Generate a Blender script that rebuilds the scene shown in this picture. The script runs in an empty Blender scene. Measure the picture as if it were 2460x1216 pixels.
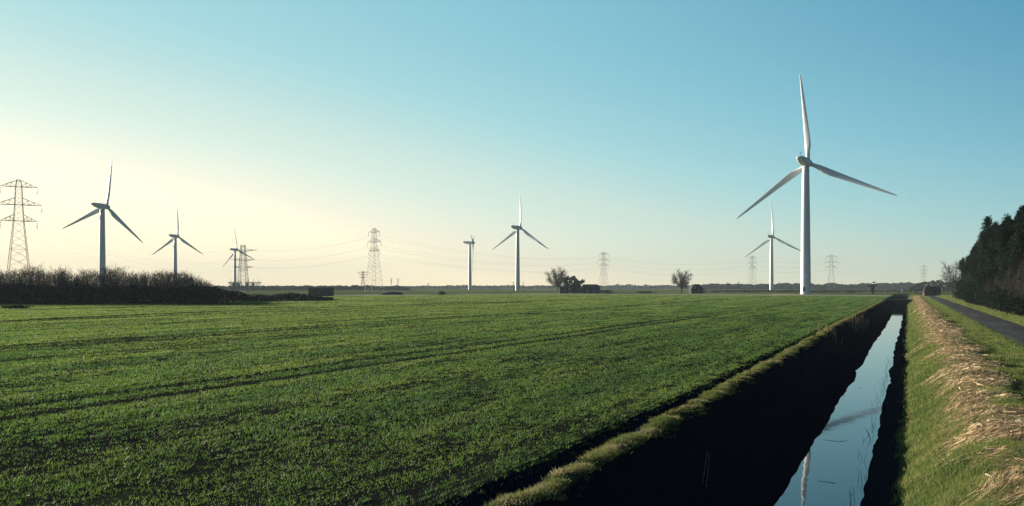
import bpy, math, random
import numpy as np
from mathutils import Vector, Matrix

C = bpy.context.scene.collection
RND = random.Random(11)
rng = np.random.default_rng(7)
PI = math.pi

# ------------------------------------------------------------------ camera geometry
F = 1900.0                      # focal length in pixels of the 2460 wide photograph
CX, HY = 1230.0, 690.0          # centre column and horizon row
H = 3.6                         # eye height above the field
PSI = math.atan((2185 - CX) / F)  # the road runs along +Y, the camera looks to its left
SP, CP = math.sin(PSI), math.cos(PSI)

def at(px, depth, z=0.0):       # a place seen in column px, depth metres along the view axis
    l = (px - CX) / F * depth
    return Vector((-SP * depth + CP * l, CP * depth + SP * l, z))

def dep(py, z=0.0):
    return F * (H - z) / (py - HY)

def zof(py, depth):
    return H + (HY - py) / F * depth

def depth_of(x, y):
    return -SP * x + CP * y

# ------------------------------------------------------------------ noise
def _hash(i, j, s):
    n = (i * 374761393 + j * 668265263 + s * 982451653) & 0x7fffffff
    n = (n ^ (n >> 13)) * 1274126177 & 0x7fffffff
    n = (n ^ (n >> 16)) & 0x7fffffff
    return n / float(0x7fffffff)

def vnoise(x, y, s=0):
    x = np.asarray(x, float); y = np.asarray(y, float)
    i = np.floor(x).astype(np.int64); j = np.floor(y).astype(np.int64)
    u = x - i; v = y - j
    u = u * u * (3 - 2 * u); v = v * v * (3 - 2 * v)
    a = _hash(i, j, s); b = _hash(i + 1, j, s); c = _hash(i, j + 1, s); d = _hash(i + 1, j + 1, s)
    return (a * (1 - u) + b * u) * (1 - v) + (c * (1 - u) + d * u) * v

def fbm(x, y, s=0, o=3):
    t = 0; a = 1; n = 0
    for k in range(o):
        t = t + a * vnoise(np.asarray(x) * 2 ** k, np.asarray(y) * 2 ** k, s + k * 17); n += a; a *= .5
    return t / n

def sstep(a, b, x):
    t = np.clip((np.asarray(x, float) - a) / (b - a), 0, 1)
    return t * t * (3 - 2 * t)

# ------------------------------------------------------------------ mesh helpers
def np_mesh(name, v, f, mat=None, smooth=False):
    v = np.asarray(v, np.float32); f = np.asarray(f, np.int32)
    me = bpy.data.meshes.new(name)
    n, k = f.shape
    me.vertices.add(len(v)); me.vertices.foreach_set('co', v.ravel())
    me.loops.add(n * k); me.loops.foreach_set('vertex_index', f.ravel())
    me.polygons.add(n)
    me.polygons.foreach_set('loop_start', np.arange(0, n * k, k, dtype=np.int32))
    me.polygons.foreach_set('loop_total', np.full(n, k, np.int32))
    if smooth:
        me.polygons.foreach_set('use_smooth', np.ones(n, bool))
    me.update(calc_edges=True)
    if mat: me.materials.append(mat)
    return me

class MB:                       # collects quads / ngons for small meshes
    def __init__(s): s.v = []; s.f = []
    def add(s, v, f):
        o = len(s.v); s.v += [tuple(p) for p in v]; s.f += [tuple(i + o for i in q) for q in f]; return s
    def box(s, c, d, rz=0.0, top=1.0):
        x, y, z = d[0] / 2, d[1] / 2, d[2] / 2
        vs = []
        for sz, k in ((-1, 1), (1, top)):
            for sx, sy in ((-1, -1), (1, -1), (1, 1), (-1, 1)):
                a, b = sx * x * k, sy * y * k
                vs.append((c[0] + a * math.cos(rz) - b * math.sin(rz), c[1] + a * math.sin(rz) + b * math.cos(rz), c[2] + sz * z))
        return s.add(vs, [(0, 3, 2, 1), (4, 5, 6, 7), (0, 1, 5, 4), (1, 2, 6, 5), (2, 3, 7, 6), (3, 0, 4, 7)])
    def loft(s, rings, cap0=True, cap1=True):
        n = len(rings[0]); vs = [p for r in rings for p in r]; fs = []
        for k in range(len(rings) - 1):
            for i in range(n):
                j = (i + 1) % n
                fs.append((k * n + i, k * n + j, (k + 1) * n + j, (k + 1) * n + i))
        if cap0: fs.append(tuple(reversed(range(n))))
        if cap1: fs.append(tuple((len(rings) - 1) * n + i for i in range(n)))
        return s.add(vs, fs)
    def lathe(s, prof, n=24, c=(0, 0, 0)):
        return s.loft([[(c[0] + r * math.cos(2 * PI * i / n), c[1] + r * math.sin(2 * PI * i / n), c[2] + z) for i in range(n)] for r, z in prof])
    def mesh(s, name, mat, smooth=False, bevel=0):
        me = bpy.data.meshes.new(name); me.from_pydata(s.v, [], s.f); me.update()
        if smooth:
            for p in me.polygons: p.use_smooth = True
        if mat: me.materials.append(mat)
        return me

def bars(P0, P1, r0, r1=None, n=4):      # prisms from P0 to P1 (vectorised)
    P0 = np.asarray(P0, float); P1 = np.asarray(P1, float)
    m = len(P0)
    r0 = np.broadcast_to(np.asarray(r0, float), (m,)); r1 = r0 if r1 is None else np.broadcast_to(np.asarray(r1, float), (m,))
    d = P1 - P0; L = np.linalg.norm(d, axis=1, keepdims=True); d = d / np.maximum(L, 1e-9)
    ref = np.where(np.abs(d[:, 2:3]) > .9, np.array([[1., 0, 0]]), np.array([[0, 0, 1.]]))
    a = np.cross(d, ref); a /= np.linalg.norm(a, axis=1, keepdims=True); b = np.cross(d, a)
    vs = []
    for P, r in ((P0, r0), (P1, r1)):
        for i in range(n):
            t = 2 * PI * (i + .5) / n
            vs.append(P + (a * math.cos(t) + b * math.sin(t)) * r[:, None])
    V = np.stack(vs, 1).reshape(-1, 3)
    base = (np.arange(m) * 2 * n)[:, None]
    fs = [base + np.array([[i, (i + 1) % n, n + (i + 1) % n, n + i]]) for i in range(n)]
    return V, np.concatenate(fs, 0)

def merge(parts):
    V = []; Fs = []; o = 0
    for v, f in parts:
        V.append(v); Fs.append(f + o); o += len(v)
    return np.concatenate(V), np.concatenate(Fs)

def leaves(c, size, flat=0.0, aspect=1.0, up=None):   # one small quad per centre, random tilt
    c = np.asarray(c, float); m = len(c)
    a = rng.normal(size=(m, 3)); a[:, 2] *= (1 - flat)
    if up is not None: a = a * .6 + up
    a /= np.linalg.norm(a, axis=1, keepdims=True)
    b = np.cross(a, rng.normal(size=(m, 3))); b /= np.linalg.norm(b, axis=1, keepdims=True)
    s = np.broadcast_to(np.asarray(size, float), (m,)) * rng.uniform(.6, 1.4, m)
    A = a * (s * aspect)[:, None]; B = b * s[:, None]
    V = np.stack([c - A * .5 - B * .25, c - A * .1 + B * .5, c + A * .6 + B * .1, c + A * .05 - B * .5], 1).reshape(-1, 3)
    return V, (np.arange(m) * 4)[:, None] + np.arange(4)[None]

def blades(x, y, z, h, w, lean=.5, dirs=None, n=4, spread=.03):
    """n triangular grass blades at each point"""
    m = len(x)
    x = np.repeat(x, n); y = np.repeat(y, n); z = np.repeat(z, n); h = np.repeat(h, n); w = np.repeat(w, n); sp = np.repeat(np.broadcast_to(spread, (m,)), n)
    k = m * n
    x = x + rng.normal(size=k) * sp; y = y + rng.normal(size=k) * sp
    t = rng.uniform(0, 2 * PI, k); l = rng.uniform(.15, 1, k) * lean * h
    hh = h * rng.uniform(.6, 1.15, k)
    tx = np.cos(t) * l; ty = np.sin(t) * l
    t2 = rng.uniform(0, 2 * PI, k)
    wx = np.cos(t2) * w; wy = np.sin(t2) * w
    V = np.stack([np.stack([x - wx, y - wy, z], 1), np.stack([x + wx, y + wy, z], 1), np.stack([x + tx, y + ty, z + hh], 1)], 1).reshape(-1, 3)
    return V, np.arange(3 * k).reshape(-1, 3)

# ------------------------------------------------------------------ object helpers
def link(name, me, parent=None, mat=None):
    o = bpy.data.objects.new(name, me); C.objects.link(o)
    if parent: o.parent = parent
    return o

def tag(o, label=None, cat=None, group=None, kind=None):
    if label: o['label'] = label
    if cat: o['category'] = cat
    if group: o['group'] = group
    if kind: o['kind'] = kind
    return o

def empty(name, loc, rz=0.0):
    o = bpy.data.objects.new(name, None); C.objects.link(o)
    o.location = loc; o.rotation_euler = (0, 0, rz); o.empty_display_size = .2
    return o

# ------------------------------------------------------------------ materials
def nodes_of(name):
    m = bpy.data.materials.new(name); m.use_nodes = True
    nt = m.node_tree; nt.nodes.clear()
    out = nt.nodes.new('ShaderNodeOutputMaterial')
    return m, nt, out

def noise_node(nt, scale, detail=4, vec=None, stretch=None, rough=.55):
    tc = nt.nodes.new('ShaderNodeNewGeometry')
    src = tc.outputs['Position']
    if stretch:
        mp = nt.nodes.new('ShaderNodeMapping'); mp.inputs['Scale'].default_value = stretch
        nt.links.new(src, mp.inputs['Vector']); src = mp.outputs['Vector']
    n = nt.nodes.new('ShaderNodeTexNoise'); n.inputs['Scale'].default_value = scale
    n.inputs['Detail'].default_value = detail; n.inputs['Roughness'].default_value = rough
    nt.links.new(src, n.inputs['Vector'])
    return n

def ramp(nt, src, stops):
    r = nt.nodes.new('ShaderNodeValToRGB')
    el = r.color_ramp.elements
    while len(el) < len(stops): el.new(.5)
    for e, (p, c) in zip(el, stops): e.position = p; e.color = (*c, 1)
    nt.links.new(src, r.inputs['Fac'])
    return r

def mat_noise(name, stops, scale=3, rough=.9, stretch=None, bump=0, bscale=None, spec=.2, transl=0.0, detail=4, per_obj=0.0, bdist=.05):
    m, nt, out = nodes_of(name)
    n = noise_node(nt, scale, detail, stretch=stretch)
    r = ramp(nt, n.outputs['Fac'], stops)
    p = nt.nodes.new('ShaderNodeBsdfPrincipled')
    p.inputs['Roughness'].default_value = rough
    p.inputs['Specular IOR Level'].default_value = spec
    nt.links.new(r.outputs['Color'], p.inputs['Base Color'])
    if bump:
        b = nt.nodes.new('ShaderNodeBump'); b.inputs['Strength'].default_value = bump; b.inputs['Distance'].default_value = bdist
        n2 = noise_node(nt, bscale or scale * 4, 6, stretch=stretch)
        nt.links.new(n2.outputs['Fac'], b.inputs['Height']); nt.links.new(b.outputs['Normal'], p.inputs['Normal'])
    sh = p.outputs['BSDF']
    if transl:
        t = nt.nodes.new('ShaderNodeBsdfTranslucent'); nt.links.new(r.outputs['Color'], t.inputs['Color'])
        mx = nt.nodes.new('ShaderNodeMixShader'); mx.inputs[0].default_value = transl
        nt.links.new(sh, mx.inputs[1]); nt.links.new(t.outputs['BSDF'], mx.inputs[2]); sh = mx.outputs['Shader']
    nt.links.new(sh, out.inputs['Surface'])
    return m

M = {}
M['soil'] = mat_noise('field_soil', [(.3, (0.008333, 0.009167, 0.01083)), (.5, (0.01417, 0.01667, 0.01333)), (.7, (0.02167, 0.02833, 0.015))], .6, .95, stretch=(1, .35, 1), bump=.6, bscale=6, detail=8, spec=0.0)
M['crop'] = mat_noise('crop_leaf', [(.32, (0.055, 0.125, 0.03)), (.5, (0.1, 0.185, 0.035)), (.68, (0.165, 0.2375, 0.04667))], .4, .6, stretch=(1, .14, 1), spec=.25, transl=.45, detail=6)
M['shade_soil'] = mat_noise('shade_dark_soil', [(.3, (.005, .0055, .011)), (.7, (.009, .0095, .015))], 2.2, .9, bump=.5, bscale=9, detail=8, spec=0.0)  # dark ditch soil; the bank's navy shade is put into its colour
M['bank'] = mat_noise('bank_soil', [(.3, (0.01667, 0.025, 0.01)), (.55, (0.03333, 0.04167, 0.01667)), (.75, (0.05833, 0.05417, 0.02917))], .9, .95, bump=.8, bscale=9, detail=8, spec=0.0)
M['grass'] = mat_noise('bank_grass', [(.3, (0.07083, 0.125, 0.02833)), (.5, (0.1333, 0.175, 0.04167)), (.7, (0.225, 0.2167, 0.08333))], .9, .7, spec=.2, transl=.4, detail=6)
M['drygrass'] = mat_noise('dry_grass', [(.3, (0.08333, 0.1333, 0.02917)), (.5, (0.1583, 0.175, 0.05)), (.7, (0.3167, 0.2667, 0.1583))], .9, .75, spec=.2, transl=.35, detail=6)
M['straw'] = mat_noise('cut_reed_straw', [(.34, (0.1478, 0.1087, 0.06957)), (.48, (0.41, 0.30, 0.175)), (.64, (0.60, 0.46, 0.285))], 5.0, .7, spec=.25, transl=.2, detail=8)
M['far'] = mat_noise('far_land', [(.35, (.045, .06, .022)), (.5, (.085, .11, .04)), (.62, (.13, .13, .07))], .012, .95, stretch=(1, .5, 1), detail=6, spec=0.0)
M['track'] = mat_noise('pale_track', [(.3, (.16, .17, .10)), (.6, (.25, .24, .165))], .2, .95, detail=6, spec=0.0)
M['asphalt'] = mat_noise('asphalt', [(.35, (0.01726, 0.01883, 0.02118)), (.55, (0.03295, 0.03452, 0.03688)), (.72, (0.06669, 0.06277, 0.05492))], .9, .9, stretch=(1, .12, 1), bump=.4, bscale=30, detail=8, spec=.1)
M['white'] = mat_noise('turbine_paint', [(.3, (.50, .53, .545)), (.7, (.56, .585, .595))], .15, .45, stretch=(1, 1, .3), spec=.4)
M['grey'] = mat_noise('grey_paint', [(.3, (.05, .055, .06)), (.7, (.08, .085, .09))], .6, .6)
M['steel'] = mat_noise('galvanised_steel', [(.3, (0.1177, 0.1216, 0.1295)), (.7, (0.1805, 0.1844, 0.1883))], .6, .6, spec=.4)
M['glass_ins'] = mat_noise('insulator_brown', [(.3, (.09, .05, .035)), (.7, (.13, .075, .05))], .9, .4)
M['wire'] = mat_noise('conductor', [(.3, (.12, .12, .12)), (.7, (.16, .16, .16))], .6, .6)
M['bark'] = mat_noise('bark', [(.3, (0.02746, 0.02197, 0.01726)), (.7, (0.05884, 0.04708, 0.03766))], 2.5, .9, bump=.5)
M['twig'] = mat_noise('twigs', [(.3, (0.02668, 0.02432, 0.02354)), (.7, (0.05178, 0.04551, 0.0408))], .8, .9)
M['conifer'] = mat_noise('conifer_leaf', [(.3, (.007, .013, .010)), (.5, (.016, .027, .018)), (.7, (.028, .042, .027))], .55, .9, spec=.02, transl=.15, detail=6)
M['scrub'] = mat_noise('scrub_leaf', [(.3, (.009, .013, .012)), (.6, (.017, .022, .018)), (.8, (.032, .034, .024))], .6, .85, spec=.15, transl=.1, detail=6)
M['ivy'] = mat_noise('ivy_leaf', [(.3, (.014, .024, .012)), (.7, (.03, .046, .022))], .7, .7, spec=.2, transl=.1)
M['wood'] = mat_noise('far_wood_leaf', [(.3, (.012, .018, .018)), (.7, (.028, .034, .03))], .05, .9, spec=.1, transl=.1)
M['board'] = mat_noise('dark_boards', [(.3, (.010, .010, .013)), (.7, (.018, .018, .02))], .8, .8, stretch=(6, 6, .4))
M['roof'] = mat_noise('dark_roof', [(.3, (.012, .012, .014)), (.7, (.026, .025, .025))], .9, .8)
M['brick'] = mat_noise('red_brick', [(.3, (.05, .024, .022)), (.7, (.085, .04, .034))], 1.5, .9)
M['concrete'] = mat_noise('concrete', [(.3, (.2, .19, .18)), (.7, (.34, .33, .31))], 1.3, .9, bump=.4)
M['pole'] = mat_noise('pole_wood', [(.3, (.09, .065, .05)), (.7, (.15, .11, .08))], .8, .9)
M['pale'] = mat_noise('pale_paint', [(.3, (.62, .64, .66)), (.7, (.72, .73, .74))], .9, .5)
M['near_black'] = mat_noise('near_black_face', [(.3, (.008, .008, .009)), (.7, (.014, .014, .015))], .9, .9)
M['bale'] = mat_noise('weathered_bales', [(.3, (.035, .032, .028)), (.7, (.07, .062, .05))], 1.1, .95, bump=.6)
M['pane'] = mat_noise('window_glass', [(.3, (.05, .06, .07)), (.7, (.07, .08, .09))], .9, .08, spec=.6)

def water_mat():
    m, nt, out = nodes_of('ditch_water')
    p = nt.nodes.new('ShaderNodeBsdfPrincipled')
    p.inputs['Base Color'].default_value = (.005, .020, .038, 1)
    p.inputs['Roughness'].default_value = .035; p.inputs['IOR'].default_value = 1.42
    p.inputs['Specular IOR Level'].default_value = .95
    b = nt.nodes.new('ShaderNodeBump'); b.inputs['Strength'].default_value = .12; b.inputs['Distance'].default_value = .02
    n = noise_node(nt, 1.4, 3, stretch=(1, .5, 1)); nt.links.new(n.outputs['Fac'], b.inputs['Height'])
    nt.links.new(b.outputs['Normal'], p.inputs['Normal'])
    nt.links.new(p.outputs['BSDF'], out.inputs['Surface'])
    return m
M['water'] = water_mat()

# ------------------------------------------------------------------ terrain
WZ = -2.0
KX = np.array([-9e4, -6.95, -6.75, -6.55, -6.3, -6.15, -5.85, -5.62, -5.4, -4.2, -3.1, -2.6, -1.6, -1.15, -.55, 0, .6, 1.25, 1.9, 2.7, 4.0, 5.6, 5.95, 6.2, 9.4, 9.6, 11., 14., 20., 9e4])
KZ = np.array([0, 0, -.08, -.16, -.12, .0, .03, -.03, -.3, -1.1, -2.0, -2.35, -2.35, -2.0, -1.5, -.95, -.45, -.02, .16, .17, .04, 0.02, -.07, -.01, -.01, -.05, .10, .12, .05, 0])
DITCH_END, DITCH_2, DITCH_3 = 243.0, 250.0, 400.0

def gz(x, y):
    x = np.asarray(x, float); y = np.asarray(y, float)
    near = sstep(-7.4, -6.6, x) * (1 - sstep(4.3, 5.4, x))
    xs = x + near * ((fbm(y / 6.5, x * 0 + 3.1, 5) - .5) * .45 * (1 - sstep(1, 3, x)) + (vnoise(y / .8, x * 0, 9) - .5) * .04)
    xs = xs + near * sstep(20, 110, y) * .45 * (x < -4)        # the lip leans out a little further on
    z = np.interp(xs, KX, KZ)
    ditch = (x > -6.0) & (x < 1.0)
    fill = sstep(DITCH_END, DITCH_END + .3, y) * (1 - sstep(DITCH_2 - .3, DITCH_2, y)) + sstep(DITCH_3, DITCH_3 + 3, y)
    z = np.where(ditch, z * (1 - fill) + np.maximum(z, .02) * fill, z)
    rough = near * (fbm(x * 1.3, y * 1.3, 31) - .5) * .22 * (1 - .6 * sstep(-3.3, -3.0, x) * (1 - sstep(-1.2, -1.0, x)))
    fieldr = (x < -6.6) * (fbm(x * .35, y * .12, 51) - .5) * .07
    return z + rough + fieldr

FAR_PTS = [at(-900, 150), at(0, dep(732)), at(300, dep(731)), at(600, dep(722)), at(800, dep(711.5)), at(1350, 400), at(1750, 350), at(2135, 311)]
_far_lat = np.array([-SP * 0 + (CP * p.x + SP * p.y) / depth_of(p.x, p.y) for p in FAR_PTS])   # tangent of the bearing
_far_dep = np.array([depth_of(p.x, p.y) for p in FAR_PTS])
def crop_limit(x, y):
    d = depth_of(x, y); lat = (CP * x + SP * y) / np.maximum(d, .1)
    return np.interp(lat, _far_lat, _far_dep)

def build_ground():
    xs = np.concatenate([-np.geomspace(7.6, 3000, 60)[::-1], np.arange(-7.5, 11.01, .125), np.geomspace(11.3, 3000, 50)])
    ys = np.concatenate([-np.geomspace(3, 900, 14)[::-1], np.arange(-2, 90, .4), np.geomspace(90.5, 242.6, 90), [242.9, 243.1, 243.3, 243.6, 246, 249.6, 249.9, 250.2], np.geomspace(251, 400, 40), np.geomspace(402, 3000, 60)])
    X, Y = np.meshgrid(xs, ys)
    Z = gz(X, Y)
    V = np.stack([X, Y, Z], -1).reshape(-1, 3)
    nx, ny = len(xs), len(ys)
    i = np.arange((ny - 1) * (nx - 1)); r = i // (nx - 1); c = i % (nx - 1)
    a = r * nx + c
    Fq = np.stack([a, a + 1, a + nx + 1, a + nx], 1)
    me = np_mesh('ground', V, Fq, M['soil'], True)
    for k in ('bank', 'far', 'track', 'shade_soil'): me.materials.append(M[k])
    cen = V[Fq].mean(1); x, y = cen[:, 0], cen[:, 1]; d = depth_of(x, y)
    lim = crop_limit(x, y)
    mi = np.zeros(len(Fq), np.int32)
    mi[(x > -6.7) & (x < 60)] = 1
    beyond = (d > lim) & (x < -6.7)
    mi[(x > -5.62 - .45 * sstep(20, 110, y)) & (x < -.25) & (y < 420)] = 4  # painted shade stops near the sunlit edge of the right bank
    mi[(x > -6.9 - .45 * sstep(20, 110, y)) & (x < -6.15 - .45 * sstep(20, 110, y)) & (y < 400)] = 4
    mi[beyond] = 2
    mi[beyond & (d < lim + 55) & (d > 225)] = 3
    mi[(x >= 60) | ((y > 520) & (x > -6.7))] = 2
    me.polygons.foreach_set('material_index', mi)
    tag(link('ground', me), 'flat fen ground with the ditch cut through it', 'ground', kind='structure')
build_ground()

def strip(name, x0, x1, y0, y1, z, mat, n=120, wob=.1, zf=None):
    ys = np.geomspace(y0 + 40, y1 + 40, n) - 40
    V = []
    for y in ys:
        a = x0 + (fbm(y / 2.3, 1.7, 61) - .5) * wob * 2; b = x1 + (fbm(y / 2.9, 8.3, 67) - .5) * wob * 2
        for k in range(7):
            t = k / 6; V.append((a + (b - a) * t, y, z + .05 * math.sin(t * PI)))
    Fq = [(r * 7 + k, r * 7 + k + 1, (r + 1) * 7 + k + 1, (r + 1) * 7 + k) for r in range(n - 1) for k in range(6)]
    return np_mesh(name, np.array(V, float), np.array(Fq), mat, True)
tag(link('road', strip('road', 6.2, 9.35, -30, 1800, .03, M['asphalt'], 900, .13)), 'narrow grey tarmac lane beside the straw covered bank', 'road', kind='structure')
wm = MB().add([(-4.2, -10, WZ), (-.6, -10, WZ), (-.6, DITCH_END, WZ), (-4.2, DITCH_END, WZ)], [(0, 1, 2, 3)])
wm.add([(-4.2, DITCH_2, WZ), (-.6, DITCH_2, WZ), (-.6, DITCH_3, WZ), (-4.2, DITCH_3, WZ)], [(0, 1, 2, 3)])
tag(link('water', wm.mesh('water', M['water'])), 'still water in the drainage ditch mirroring the sky', 'water', kind='structure')

# low ridge on the skyline
def hills():
    pts = []
    pxs = np.linspace(-400, 2900, 120)
    for px in pxs:
        p = at(px, 2500); h = 3 + 6.5 * fbm(px / 420., 2.2, 71, 3) * (1 if px > 850 else .7)
        for dy, z in ((-150, -1), (0, h * .8), (60, h), (400, -1)):
            q = at(px, 2500 + dy); pts.append((q.x, q.y, z))
    n = len(pxs)
    Fq = [(i * 4 + k, (i + 1) * 4 + k, (i + 1) * 4 + k + 1, i * 4 + k + 1) for i in range(n - 1) for k in range(3)]
    tag(link('hills', np_mesh('hills', np.array(pts), np.array(Fq), M['far'], True)), 'low pale ridge along the far horizon', 'hills', kind='structure')
hills()

# ------------------------------------------------------------------ crop, grasses, straw
def ring_points(rho, d0, d1, lat0, lat1, step=1.06):
    """random points on the ground in front of the camera, thinner with distance"""
    X = []; Y = []
    d = d0
    while d < d1:
        e = min(d * step, d1)
        w0, w1 = lat0 * d - 6, lat1 * d + 6
        n = int(rho(d) * (w1 - w0) * (e - d))
        dd = rng.uniform(d, e, n); l = rng.uniform(w0, w1, n)
        X.append(-SP * dd + CP * l); Y.append(CP * dd + SP * l)
        d = e
    return np.concatenate(X), np.concatenate(Y)

TRAM = [(-22.1, 1.0), (-24.1, .9), (-47.0, .9), (-49.2, .9), (-83.0, 1.0), (-85.5, 1.0), (-125., .9), (-127.5, .9), (-11.9, .35), (-14.1, .25)]
CROSS = [[tuple(at(px, dd)[:2]) for px, dd in ((-200, 76), (0, 83), (300, 101), (600, 124), (1100, 178), (1400, 225))],
         [tuple(at(px, dd)[:2]) for px, dd in ((1480, 99), (1700, 93), (1960, 88))]]
def crop_cover(x, y):
    wob = (fbm(y / 14, x * 0 + .5, 81) - .5) * .5
    xs = x + wob
    c = np.ones_like(x)
    for tx, s in TRAM:
        w = (.46 if tx > -40 else .6) if s > .5 else .34
        c *= 1 - s * np.exp(-((xs - tx) / w) ** 2)
    dd = depth_of(x, y); near = 1 - .7 * sstep(45, 130, dd)
    c *= 1 - .6 * near * sstep(.68, .9, vnoise(xs / .42, y / 45., 93)) - .3 * near * sstep(.6, .8, vnoise(xs / 1.7, y / 70., 94)) * sstep(.3, .7, vnoise(x / 1.1, y / 2.2, 95))
    patch = .42 * fbm(x * .9, y * .22, 91, 3) + .58 * fbm(x * 3.2, y * 2.0, 92, 2)
    for wl, pl in zip((1.5, .9), CROSS):
        for (ax, ay), (bx, by) in zip(pl[:-1], pl[1:]):
            t = np.clip(((x - ax) * (bx - ax) + (y - ay) * (by - ay)) / ((bx - ax) ** 2 + (by - ay) ** 2), 0, 1)
            q = np.hypot(x - ax - t * (bx - ax), y - ay - t * (by - ay)) + (fbm(x / 3, y / 3, 96) - .5) * .5
            c *= 1 - np.exp(-(q / wl) ** 2) * .97
    band = np.exp(-((xs + 16.6) / .9) ** 2) * .55 + np.exp(-((xs + 13.0) / .6) ** 2) * .35 + np.exp(-((xs + 34.0) / .8) ** 2) * .3
    c *= 1 - np.clip(sstep(.42, .31, patch) * .62 * (1 - .75 * sstep(30, 80, dd)) + band * sstep(.3, .6, vnoise(x * .8, y * .3, 97)), 0, .95)
    return c, patch

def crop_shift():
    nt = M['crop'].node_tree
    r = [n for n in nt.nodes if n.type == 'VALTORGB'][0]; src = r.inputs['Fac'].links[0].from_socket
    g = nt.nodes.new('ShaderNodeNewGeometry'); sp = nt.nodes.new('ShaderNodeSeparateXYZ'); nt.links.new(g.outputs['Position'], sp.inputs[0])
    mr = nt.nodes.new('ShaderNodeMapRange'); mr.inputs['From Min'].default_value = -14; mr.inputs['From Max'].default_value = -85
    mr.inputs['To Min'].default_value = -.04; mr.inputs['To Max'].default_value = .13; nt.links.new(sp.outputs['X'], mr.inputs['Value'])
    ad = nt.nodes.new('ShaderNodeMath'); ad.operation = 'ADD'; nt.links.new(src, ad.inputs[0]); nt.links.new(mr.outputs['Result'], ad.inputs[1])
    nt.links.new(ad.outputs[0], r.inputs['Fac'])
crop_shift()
def build_crop():
    x, y = ring_points(lambda d: 215 * min(.62, (18 / d) ** 1.5), 8.5, 430, -.75, .62)
    d = depth_of(x, y)
    keep = (x < -6.78 + (rng.random(len(x)) - .5) * .25) & (d < crop_limit(x, y))
    x, y, d = x[keep], y[keep], d[keep]
    row = .16 * np.round(x / .16) - x               # drilled rows
    x = x + row * .75 * (d < 45)
    c, patch = crop_cover(x, y)
    keep = rng.random(len(x)) < c
    x, y, d, patch = x[keep], y[keep], d[keep], patch[keep]
    h = .05 + .035 * sstep(.3, .65, patch) + .03 * (vnoise(x * 2.1, y * 1.1, 99) - .5)
    k = (np.maximum(d, 15) / 15)
    w = .0055 * k ** .85
    V, Fq = blades(x, y, gz(x, y) - .01, h, w, lean=1.15, n=3, spread=.03 * k ** .7)
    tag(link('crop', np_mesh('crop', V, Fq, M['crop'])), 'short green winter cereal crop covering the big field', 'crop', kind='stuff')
    print('crop tufts', len(x))
build_crop()

def build_bank_grass():
    x, y = ring_points(lambda d: 260 * min(1, (18 / d) ** 1.5), 8.5, 420, .18, .75)
    d = depth_of(x, y)
    inb = (((x > -.15 + (vnoise(y * 2, y * 0, 117) - .5) * .5) & (x < 6.15)) | ((x > 9.4) & (x < 22))) & (y < 420)
    x, y, d = x[inb], y[inb], d[inb]
    c = sstep(.22, .5, fbm(x * 1.2, y * 1.2, 111))
    keep = rng.random(len(x)) < .35 + .65 * c
    x, y, d, c = x[keep], y[keep], d[keep], c[keep]
    k = np.maximum(d, 15) / 15
    h = .05 + .08 * c + .10 * (vnoise(x * .8, y * .8, 115) > .78) + .06 * (x > 9.4)
    V, Fq = blades(x, y, gz(x, y) - .01, h, .006 * k ** .85, lean=.9, n=4, spread=.04 * k ** .7)
    tag(link('grass', np_mesh('grass', V, Fq, M['grass'])), 'rough green grass on the bank and the lane verges', 'grass', kind='stuff')
    # strip of longer dry grass on the ditch lip across the water
    n = 70000
    y = 6 + 240 * rng.random(n) ** 1.9
    x = -5.92 + np.clip(rng.normal(size=n) * .17, -.3, .3) - sstep(20, 110, y) * .45
    x += (fbm(y / 6.5, y * 0 + 3.1, 5) - .5) * -.45 + (vnoise(y * .6, y * 0, 123) - .5) * .3
    d = depth_of(x, y); k = np.maximum(d, 15) / 15
    cl = sstep(.40, .62, fbm(x * 2.6, y * 1.5, 121))
    keep = rng.random(n) < .12 + .88 * cl
    x, y, k, cl = x[keep], y[keep], k[keep], cl[keep]
    V, Fq = blades(x, y, gz(x, y) - .02, (.03 + .085 * cl * rng.random(len(x))), .011 * k ** .8, lean=1.7, n=4, spread=.06)
    tag(link('lip_grass', np_mesh('lip_grass', V, Fq, M['drygrass'])), 'strip of yellowing grass on the lip between crop and ditch', 'grass', kind='stuff')
build_bank_grass()

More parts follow.
